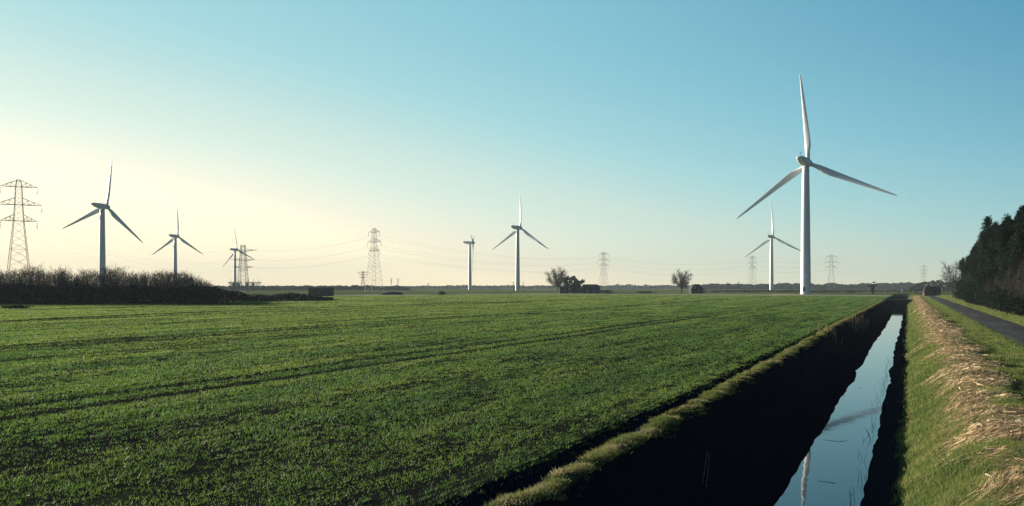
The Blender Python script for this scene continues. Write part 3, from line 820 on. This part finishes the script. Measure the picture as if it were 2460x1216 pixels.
# the small house with rounded dark roof
def house():
    d = 445; c = at(1672, d); w = 6.6
    root = tag(empty('house', c, PSI), 'small dark house with a curved roof right of the rounded tree', 'house')
    link('wall', MB().box((0, 0, 1.4), (w, 6, 3.0)).mesh('wall', M['board']), root)
    prof = [(-3.6, 2.2), (-2.6, 4.2), (-1.4, 5.2), (.6, 5.3), (1.9, 4.4), (3.9, 2.6)]
    mb = MB()
    r0 = [(x, -3.3, z) for x, z in prof] + [(x, -3.3, z - .35) for x, z in prof[::-1]]
    r1 = [(x, 3.3, z) for x, z in prof] + [(x, 3.3, z - .35) for x, z in prof[::-1]]
    mb.loft([r0, r1]); link('roof', mb.mesh('roof', M['roof']), root)
    g = MB().loft([[(x * .95, -3.0, max(z - .36, 1.8)) for x, z in prof], [(x * .95, 3.0, max(z - .36, 1.8)) for x, z in prof]])
    link('gable', g.mesh('gable', M['board']), root)
    wn = link('window', MB().box((-1.3, -3.05, 3.5), (1.1, .12, 1.1)).mesh('window', M['pale']), root)
    link('pane', MB().box((-1.3, -3.12, 3.5), (.8, .06, .8)).mesh('pane', M['pane']), wn)
    link('door', MB().box((.8, -3.05, 1.2), (1.0, .12, 2.1)).mesh('door', M['grey']), root)
house()
shrub(1688, 702.5, 22, 693, 'dark shrub against the right wall of the small house', 446, n=260)

# flat topped stack by the end of the hedge
def stack():
    d = dep(711.3); c = at(772, d + 2); w = 56 / F * d
    root = tag(empty('bale_stack', c, PSI), 'dark flat topped straw stack at the right end of the low hedge', 'straw stack')
    for r in range(3):
        mb = MB()
        n = 4
        for i in range(n):
            bw = w / n
            x = -w / 2 + bw * (i + .5)
            mb.box((x + (r - 1) * .12 + RND.uniform(-.05, .05), RND.uniform(-.08, .08), .55 + r * 1.1), (bw - .06, 4.5, 1.06))
        link('bale_row', mb.mesh('bale_row', M['bale']), root)
    link('cover_sheet', MB().box((0, 0, 3.36), (w + .1, 4.7, .08)).box((0, -2.38, 3.05), (w + .1, .05, .6)).mesh('cover_sheet', M['grey']), root)
stack()

# ------------------------------------------------------------------ thicket on the left
def thicket(px0, px1, d0, d1, hfun, nstem, name, label, seed):
    R = np.random.default_rng(seed)
    P0, P1, R0, R1 = [], [], [], []
    for _ in range(nstem):
        px = R.uniform(px0, px1); d = R.uniform(d0, d1)
        b = at(px, d); h = hfun(px) * R.uniform(.78, 1.0)
        if h < .4: continue
        base = np.array(b); lean = R.normal(size=2) * .12
        top = base + np.array([lean[0] * h, lean[1] * h, h])
        P0.append(base); P1.append(base + (top - base) * .55); R0.append(.05); R1.append(.035)
        P0.append(base + (top - base) * .55); P1.append(top); R0.append(.035); R1.append(.012)
        for k in range(14):
            t = R.uniform(.15, .97); s = base + (top - base) * t
            L = h * R.uniform(.12, .30) * (1.15 - t * .6)
            a = R.uniform(0, 2 * PI); up = R.uniform(.5, 1.5)
            dv = np.array([math.cos(a), math.sin(a), up]); dv /= np.linalg.norm(dv)
            e = s + dv * L
            P0.append(s); P1.append(e); R0.append(.020); R1.append(.010)
            for q in range(3):
                u = R.uniform(.3, 1); s2 = s + (e - s) * u
                dv2 = dv + R.normal(size=3) * .55 + np.array([0, 0, .3]); dv2 /= np.linalg.norm(dv2)
                P0.append(s2); P1.append(s2 + dv2 * L * R.uniform(.4, .75)); R0.append(.013); R1.append(.008)
    v, f = bars(P0, P1, R0, R1, 3)
    return tag(link(name, np_mesh(name, v, f, M['twig'])), label, 'thicket', kind='stuff')
def hth(px):
    h = np.interp(px, [-200, 0, 150, 160, 172, 185, 290, 305, 330, 420, 470, 505, 540], [8.4, 8.0, 7.8, 6.4, 6.6, 7.7, 8.2, 7.2, 7.8, 7.0, 5.8, 4.6, 2.8])
    return float(h) * (.9 + .22 * float(vnoise(px / 30., .3, 161)))
thicket(-260, 530, 172, 198, hth, 1500, 'thicket', 'bare winter thicket of thin grey stems along the left field edge', 3)
def undergrowth():
    n = 30000
    px = rng.uniform(-260, 800, n); d = rng.uniform(170, 190, n) + np.interp(px, [0, 480, 640, 800], [0, 0, 32, 45])
    hm = np.interp(px, [-260, 380, 500, 560, 640, 700, 760, 800], [3.7, 3.7, 3.4, 2.3, 1.8, 1.7, 1.2, .6]) * (.75 + .5 * vnoise(px / 26., px * 0, 165))
    z = hm * rng.random(n) ** .8
    l = (px - CX) / F * d
    P = np.stack([-SP * d + CP * l, CP * d + SP * l, z], 1)
    v, f = leaves(P, .36)
    tag(link('bramble_hedge', np_mesh('bramble_hedge', v, f, M['scrub'])), 'dark bramble undergrowth below the thicket tapering along the field edge', 'hedge', kind='stuff')
undergrowth()

# ------------------------------------------------------------------ far woods
def belt(px0, px1, d0, d1, hf, n, size, name, label, seed, mat='wood'):
    px = rng.uniform(px0, px1, n); d = rng.uniform(d0, d1, n)
    h = hf(px) * (.7 + .6 * fbm(px / 14., px * 0 + seed, 171 + seed))
    z = h * rng.random(n) ** .75
    l = (px - CX) / F * d
    P = np.stack([-SP * d + CP * l, CP * d + SP * l, z], 1)
    v, f = leaves(P, size)
    tag(link(name, np_mesh(name, v, f, M[mat])), label, 'wood', kind='stuff')
ip = lambda xs, ys: (lambda px: np.interp(px, xs, ys))
belt(480, 985, 880, 960, ip([480, 700, 960, 985], [4.6, 5.0, 4.8, 3.2]), 9000, 1.5, 'far_wood', 'even grey blue tree belt behind the straw stack and mid left pylon', 1)
belt(960, 1720, 1500, 1650, ip([960, 1100, 1300, 1500, 1720], [4.5, 7, 6.5, 7.5, 8]), 9000, 2.0, 'far_wood', 'thin hazy tree line across the middle of the horizon', 2)
belt(1660, 2215, 1150, 1300, ip([1660, 1720, 1900, 2100, 2215], [6, 8, 8.8, 8.6, 9.2]), 26000, 1.6, 'far_wood', 'dark blue tree line behind the largest turbine', 3)
belt(1700, 2190, 560, 580, ip([1700, 1800, 2190], [.9, 1.5, 1.4]), 3500, .6, 'far_hedge', 'low dark hedge line behind the right hand field', 4, 'scrub')
belt(2185, 2420, 560, 640, ip([2185, 2200, 2225, 2260, 2290, 2420], [3.4, 5.5, 8.2, 8.8, 7.6, 8]), 5000, 1.0, 'far_wood', 'grey green trees closing the far end of the lane', 5)
cg = 'pointed cypresses standing out of the dark tree line'
for px, tp, lb in ((1747.5, 680, 'smaller pointed cypress left in the dark tree line'), (1773.5, 677, 'larger pointed cypress right in the dark tree line')):
    d = 1140; h = zof(tp, d)
    leafy('cypress', at(px, d), [(0, 0, h * t, 1.9 * (1.05 - t), 1.9 * (1.05 - t), h * .14) for t in (.15, .35, .55, .75, .9)], 420, .9, M['wood'], lb, 'tree', (h * .8, .3), cg)
d = 420
leafy('ivy_tree', at(2096, d), [(0, 0, 1.2, .9, .9, 1.3), (0, 0, 2.8, 1.1, 1.1, 1.2), (-1.0, 0, 4.3, 1.3, 1.1, .6), (.6, 0, 4.6, 1.5, 1.1, .7), (1.9, 0, 5.2, .8, .8, .4), (.9, 0, 6.2, .8, .7, .35)], 620, .4, M['ivy'], 'lopsided dark tree on the field edge left of the ditch end', 'tree', (4.5, .3))

# ------------------------------------------------------------------ conifers beside the lane
def conifer_meshes(h, rad, seed):
    R = np.random.default_rng(seed)
    n = 24000
    t = R.random(n) ** .85                      # height fraction
    a = R.uniform(0, 2 * PI, n)
    prof = np.interp(t, [0, .06, .25, .5, .75, .92, 1.0], [.75, .95, 1.0, .82, .5, .2, .03])
    lump = .42 + .98 * vnoise(a * 1.6 + seed * 7, t * 8, seed) + .34 * (vnoise(a * 4 + seed, t * 18, seed + 3) - .5)
    r = rad * prof * lump * R.uniform(.45, 1.0, n) ** .45
    P = np.stack([np.cos(a) * r, np.sin(a) * r, t * h * .97 + .25 + .05 * r], 1)
    # a few leaders break the outline at the top
    k = 2600
    ls = R.integers(0, 6, k); lx = R.normal(size=6) * rad * .42; ly = R.normal(size=6) * rad * .42; lh = h * R.uniform(.72, 1.0, 6); lh[0] = h * 1.04; lx[0] = ly[0] = 0
    tt = R.random(k); hz = lh[ls] - tt * h * .20; w = .10 + .62 * tt
    P = np.concatenate([P, np.stack([lx[ls] + R.normal(size=k) * w * .6, ly[ls] + R.normal(size=k) * w * .6, hz], 1)])
    out = P.copy(); out[:, 2] = 0; out /= np.maximum(np.linalg.norm(out, axis=1, keepdims=True), .01); out[:, 2] = .55
    m = 3
    P2 = np.repeat(P, m, 0) + R.normal(size=(len(P) * m, 3)) * .22; up = np.repeat(out, m, 0)
    v, f = leaves(P2, .11, 0, 2.0, up)
    crown = np_mesh('crown', v, f, M['conifer'])
    s0, s1, r0 = [(0, 0, -.2)], [(0, 0, h * .9)], [.28]
    for _ in range(26):
        z = R.uniform(.08, .85) * h; aa = R.uniform(0, 2 * PI); rr = rad * np.interp(z / h, [0, .3, 1], [.8, .8, .1])
        s0.append((0, 0, z)); s1.append((math.cos(aa) * rr, math.sin(aa) * rr, z + rr * .35)); r0.append(.06)
    v, f = bars(s0, s1, r0, np.array(r0) * .3, 6)
    return np_mesh('trunk', v, f, M['bark']), crown
CON = [conifer_meshes(14.4, 4.0, s) for s in (21, 22, 23, 24)]
cong = 'dark conifers in the row beside the lane'
con = [(14.2, 113, 1.02, 'tallest dark conifer at the near end of the row by the lane'),
       (16.5, 104, .8, 'dark conifer cut by the right edge of the view'),
       (14.9, 121, .80, 'dark conifer close behind the tallest one'), (14.0, 129, .98, None), (15.0, 138, .80, None), (14.0, 148, .99, None),
       (15.2, 157, .80, None), (14.0, 168, 1.02, None), (15.4, 178, .82, None), (14.1, 190, 1.0, None), (15.4, 201, .8, None), (14.3, 214, .95, None), (15.0, 228, .84, None), (14.6, 246, .80, None), (15.2, 264, .74, None), (18.0, 120, .84, None), (19.5, 134, .85, None)]
for i, (x, y, s, lb) in enumerate(con):
    tree_obj('conifer', Vector((x, y, .05)), CON[i % 4], lb or 'dark green conifer within the dense row running along the lane', 'tree', cong, rz=i * 1.3, s=s)
# grey leafless shrubs in front of the conifers
shm = [dome_tree(7.0, 5.5, s, 10, .08, .12, 6, .45) for s in (31, 32, 33)]
for i, (x, y, s) in enumerate(((12.6, 104, 1.0), (12.4, 112, .9), (12.8, 122, .95), (12.3, 132, .8), (12.5, 146, .75))):
    tree_obj('bare_shrub', Vector((x, y, .05)), shm[i % 3], 'grey leafless shrub on the verge in front of the dark conifers', 'shrub', 'grey bare shrubs in front of the conifers', rz=i * 2.1, s=s)
def skirt():
    n = 5000
    y = rng.uniform(86, 220, n); x = rng.uniform(11.6, 13.6, n); z = .05 + 1.5 * rng.random(n) ** 1.3 * (.5 + vnoise(y / 5, x * 0, 181))
    v, f = leaves(np.stack([x, y, z], 1), .35)
    tag(link('brambles', np_mesh('brambles', v, f, M['scrub'])), 'dark bramble growth along the foot of the conifer row', 'brambles', kind='stuff')
skirt()

# ------------------------------------------------------------------ small things
def culvert():
    root = tag(empty('culvert', (-2.6, DITCH_END - .05, WZ)), 'concrete headwall closing the water at the ditch end', 'culvert')
    link('headwall', MB().box((0, -.15, .85), (6.4, .3, 2.62)).mesh('headwall', M['near_black']), root)  # shade at the ditch end is put into the wall's near-black colour
    link('pipe', MB().loft([[(-.2 + .62 * math.cos(2 * PI * i / 20), y, .42 + .62 * math.sin(2 * PI * i / 20)) for i in range(20)] for y in (-.34, -.62)]).mesh('pipe', M['near_black']), root)
    link('coping', MB().box((0, -.15, 2.2), (6.5, .4, .12)).mesh('coping', M['concrete']), root)
    for s in (-1, 1):
        link('wing_wall', MB().box((s * 2.9, -.7, 1.3), (.25, 1.2, 1.9)).mesh('wing_wall', M['near_black']), root)  # same painted shade as the headwall
culvert()
mk = tag(empty('marker_post', (-6.2, 236, .05)), 'short white marker post on the grassy ditch lip', 'post')
link('post', MB().box((0, 0, .4), (.35, .35, .9), 0, .85).mesh('post', M['pale']), mk); link('cap', MB().box((0, 0, .9), (.4, .4, .1)).mesh('cap', M['pale']), mk)

def sign():
    p = at(2169, 395)
    root = tag(empty('sign', p, PSI), 'pale sign board on a post where the track crosses the ditch', 'sign')
    link('post', MB().box((0, .1, 1.0), (.12, .12, 2.2)).mesh('post', M['grey']), root)
    link('board', MB().box((0, 0, 2.0), (1.5, .08, 1.2)).mesh('board', M['pale']), root)
sign()
def far_building():
    c = at(2238, 330); w = 6.0
    root = tag(empty('building', c, PSI - .35), 'low red brick building with dark roof beside the far lane', 'building')
    link('wall', MB().box((0, 0, .7), (w, 5, 1.6)).mesh('wall', M['brick']), root)
    link('roof', MB().add([(-3.3, -2.8, 1.45), (3.3, -2.8, 1.45), (3.3, 2.8, 1.45), (-3.3, 2.8, 1.45), (-2.2, 0, 3.9), (3.2, 0, 3.9)], [(0, 1, 5, 4), (2, 3, 4, 5), (1, 2, 5), (3, 0, 4), (3, 2, 1, 0)]).mesh('roof', M['roof']), root)
    link('chimney', MB().box((2.4, 0, 3.9), (.7, .7, 1.2)).mesh('chimney', M['brick']), root)
    link('door', MB().box((.9, -2.54, .75), (.9, .1, 1.4)).mesh('door', M['near_black']), root)
far_building()
pg = 'slender poles behind the mid picture turbine'
for px, d, tp, lb in ((1233.5, 520, 677, 'slender brown pole just left of the mid picture turbine tower'), (1257, 620, 677, 'slender brown pole just right of the mid picture turbine tower')):
    p = at(px, d); h = zof(tp, d); root = tag(empty('pole', p, PSI), lb, 'pole', pg)
    link('shaft', MB().lathe([(.2, -.2), (.14, h)], 8).mesh('shaft', M['pole'], True), root)
    link('crosspiece', MB().box((0, -.18, h - .5), (1.9, .12, .14)).mesh('crosspiece', M['pole']), root)
# a few sticks and stems along the right hand waterline
def sticks():
    P0, P1 = [], []
    for _ in range(90):
        y = 9 + 60 * RND.random() ** 1.5; x = -1.3 + RND.gauss(0, .09)
        P0.append((x, y, WZ - .1)); P1.append((x + RND.gauss(-.06, .1), y + RND.gauss(0, .12), WZ + RND.uniform(.08, .4)))
    for _ in range(6):
        y = 12 + 40 * RND.random(); x = RND.uniform(-2.6, -1.2); a = RND.uniform(0, PI); l = RND.uniform(.15, .5)
        P0.append((x, y, WZ + .008)); P1.append((x + math.cos(a) * l, y + math.sin(a) * l, WZ + .012))
    v, f = bars(P0, P1, .007, .004, 3)
    tag(link('dead_stems', np_mesh('dead_stems', v, f, M['bark'])), 'thin dead stems and twigs along the right hand waterline', 'stems', kind='stuff')
sticks()
# dry reed clumps on the far ditch side
def reeds():
    for i, (px, py, n) in enumerate(((2052, 800, 26), (2066, 792, 30), (2075, 784, 22), (1688, 1180, 2), (1990, 838, 12))):
        dd = dep(py, -1.2); c = at(px, dd)
        P0, P1 = [], []
        for _ in range(n):
            x = c.x + RND.gauss(0, .45 if n > 3 else .05); y = c.y + RND.gauss(0, .9 if n > 3 else .05)
            z = float(gz(x, y)); h = RND.uniform(.5, 1.1) if n > 3 else .75
            P0.append((x, y, z - .05)); P1.append((x + RND.gauss(.05, .12), y + RND.gauss(0, .1), z + h))
        v, f = bars(P0, P1, .007 * max(1, dd / 30), .003, 3)
        lb = ['pale dry reeds on the dark ditch side, nearest of the three far clumps', 'pale dry reeds on the dark ditch side, middle of the three far clumps', 'pale dry reeds on the dark ditch side, farthest of the three clumps', 'two thin pale stems on the near dark ditch side', 'thin reed clump low on the ditch side above the water'][i]
        tag(link('reed_clump', np_mesh('reed_clump', v, f, M['straw'])), lb, 'reeds', 'dry reed clumps on the shaded ditch side', 'stuff')
reeds()

# ------------------------------------------------------------------ haze
def haze():
    m, nt, out = nodes_of('haze_air')
    v = nt.nodes.new('ShaderNodeVolumePrincipled')
    v.inputs['Color'].default_value = (.36, .45, .51, 1)
    v.inputs['Density'].default_value = HAZE
    v.inputs['Anisotropy'].default_value = 0
    nt.links.new(v.outputs['Volume'], out.inputs['Volume'])
    o = link('haze', MB().box((0, 1150, 55.5), (6400, 4100, 117)).mesh('haze', m))
    tag(o, 'thin pale haze over the far fields', 'haze', kind='stuff')
HAZE = .00017
haze()

# ------------------------------------------------------------------ light, sky, camera
SUN_AZ = -math.radians(53) - PSI          # clockwise from +Y
SUN_EL = math.radians(10.5)
S = Vector((math.sin(SUN_AZ) * math.cos(SUN_EL), math.cos(SUN_AZ) * math.cos(SUN_EL), math.sin(SUN_EL)))
sl = bpy.data.lights.new('sun', 'SUN'); sl.energy = 5; sl.angle = math.radians(.6); sl.color = (1, .88, .70)
so = bpy.data.objects.new('sun', sl); C.objects.link(so); so.rotation_euler = S.to_track_quat('Z', 'Y').to_euler(); so.location = (-40, 5, 30)

w = bpy.data.worlds.new('World'); bpy.context.scene.world = w; w.use_nodes = True
nt = w.node_tree; nt.nodes.clear()
EXPO = 1.65
GLOW_AZ = SUN_AZ + math.radians(6)   # middle of the brightest stretch of haze
def lin(c): return tuple(((v / 255 + .055) / 1.055) ** 2.4 if v > 10 else v / 255 / 12.92 for v in c)
def mth(op, a, b=None, c=None, clamp=False):
    n = nt.nodes.new('ShaderNodeMath'); n.operation = op; n.use_clamp = clamp
    for i, v in enumerate((a, b, c)):
        if v is None: continue
        if isinstance(v, (int, float)): n.inputs[i].default_value = v
        else: nt.links.new(v, n.inputs[i])
    return n.outputs[0]
out = nt.nodes.new('ShaderNodeOutputWorld'); bg = nt.nodes.new('ShaderNodeBackground'); bg.inputs['Strength'].default_value = .1
sky = nt.nodes.new('ShaderNodeTexSky'); sky.sky_type = 'NISHITA'; sky.sun_disc = False
sky.sun_elevation = SUN_EL; sky.sun_rotation = SUN_AZ; sky.air_density = 1.0; sky.dust_density = 1.5; sky.ozone_density = 2.5; sky.altitude = 0
# the evening air: cream towards the sun and the horizon, teal blue away from it
tc = nt.nodes.new('ShaderNodeTexCoord'); sx = nt.nodes.new('ShaderNodeSeparateXYZ'); nt.links.new(tc.outputs['Generated'], sx.inputs[0])
X, Y, Z = sx.outputs
hl = mth('SQRT', mth('ADD', mth('MULTIPLY', X, X), mth('ADD', mth('MULTIPLY', Y, Y), 1e-6)))
c = mth('DIVIDE', mth('ADD', mth('MULTIPLY', X, math.sin(GLOW_AZ)), mth('MULTIPLY', Y, math.cos(GLOW_AZ))), hl)
e = mth('MULTIPLY', mth('MAXIMUM', mth('ARCSINE', Z), 0.0), 180 / PI)
A = mth('MULTIPLY_ADD', c, .41, -.155)
cp = mth('MAXIMUM', c, 0.0)
B = mth('MULTIPLY_ADD', c, .5, .56)
e11 = mth('DIVIDE', e, 9.5)
EX = mth('MULTIPLY', mth('MULTIPLY', mth('POWER', cp, 5.0), 1.05), mth('EXPONENT', mth('MULTIPLY', mth('MULTIPLY', e11, e11), -1.0)))
A = mth('ADD', A, EX)
A = mth('MULTIPLY_ADD', mth('MAXIMUM', mth('SUBTRACT', e, 22.0), 0.0), -.011, A)
b_ = mth('MULTIPLY_ADD', B, mth('EXPONENT', mth('DIVIDE', e, -8.5)), A)
fac = mth('MULTIPLY_ADD', b_, 1 / 1.6, .4 / 1.6, True)
cr = nt.nodes.new('ShaderNodeValToRGB'); el = cr.color_ramp.elements
stops = [(-.4, (14, 60, 106)), (0, (82, 156, 188)), (.2, (131, 195, 213)), (.38, (166, 218, 224)), (.55, (202, 232, 226)), (.75, (224, 244, 231)), (1.0, (254, 255, 234)), (1.2, (275, 270, 240))]
while len(el) < len(stops): el.new(.5)
for q, (p, col) in zip(el, stops): q.position = (p + .4) / 1.6; q.color = (*lin(col), 1)
nt.links.new(fac, cr.inputs[0])
wh = mth('EXPONENT', mth('DIVIDE', e, -3.6))
wm_ = nt.nodes.new('ShaderNodeMix'); wm_.data_type = 'RGBA'; nt.links.new(wh, wm_.inputs['Factor'])
wm_.inputs['A'].default_value = (1, 1, 1, 1); tcx = mth('MULTIPLY_ADD', c, 1 / .6, -.1 / .6, True)
wb = nt.nodes.new('ShaderNodeMix'); wb.data_type = 'RGBA'; nt.links.new(tcx, wb.inputs['Factor'])
wb.inputs['A'].default_value = (1.10, .82, .63, 1); wb.inputs['B'].default_value = (1.2, 1.0, .82, 1)
nt.links.new(wb.outputs['Result'], wm_.inputs['B'])
mu = nt.nodes.new('ShaderNodeMix'); mu.data_type = 'RGBA'; mu.blend_type = 'MULTIPLY'; mu.inputs['Factor'].default_value = 1
nt.links.new(cr.outputs['Color'], mu.inputs['A']); nt.links.new(wm_.outputs['Result'], mu.inputs['B'])
sc2 = nt.nodes.new('ShaderNodeVectorMath'); sc2.operation = 'SCALE'; sc2.inputs['Scale'].default_value = 10 / 2 ** EXPO
nt.links.new(mu.outputs['Result'], sc2.inputs[0])
mx = nt.nodes.new('ShaderNodeMix'); mx.data_type = 'RGBA'; mx.inputs['Factor'].default_value = .97
nt.links.new(sky.outputs['Color'], mx.inputs['A']); nt.links.new(sc2.outputs['Vector'], mx.inputs['B'])
nt.links.new(mx.outputs['Result'], bg.inputs['Color']); nt.links.new(bg.outputs['Background'], out.inputs['Surface'])

cam = bpy.data.cameras.new('camera'); co = bpy.data.objects.new('camera', cam); C.objects.link(co)
cam.sensor_width = 36; cam.lens = 36 * F / 2460; cam.clip_end = 20000; cam.clip_start = .1
cam.shift_y = (HY - 608) / 2460
co.location = (0, 0, H); co.rotation_euler = (PI / 2, 0, PSI)
sc = bpy.context.scene; sc.camera = co
sc.view_settings.view_transform = 'Standard'; sc.view_settings.look = 'None'; sc.view_settings.exposure = EXPO; sc.view_settings.gamma = 1
sc.cycles.max_bounces = 8; sc.cycles.volume_bounces = 1; sc.cycles.use_denoising = True; sc.cycles.denoising_prefilter = 'NONE'; sc.cycles.denoising_input_passes = 'RGB_ALBEDO_NORMAL'; sc.cycles.use_adaptive_sampling = False
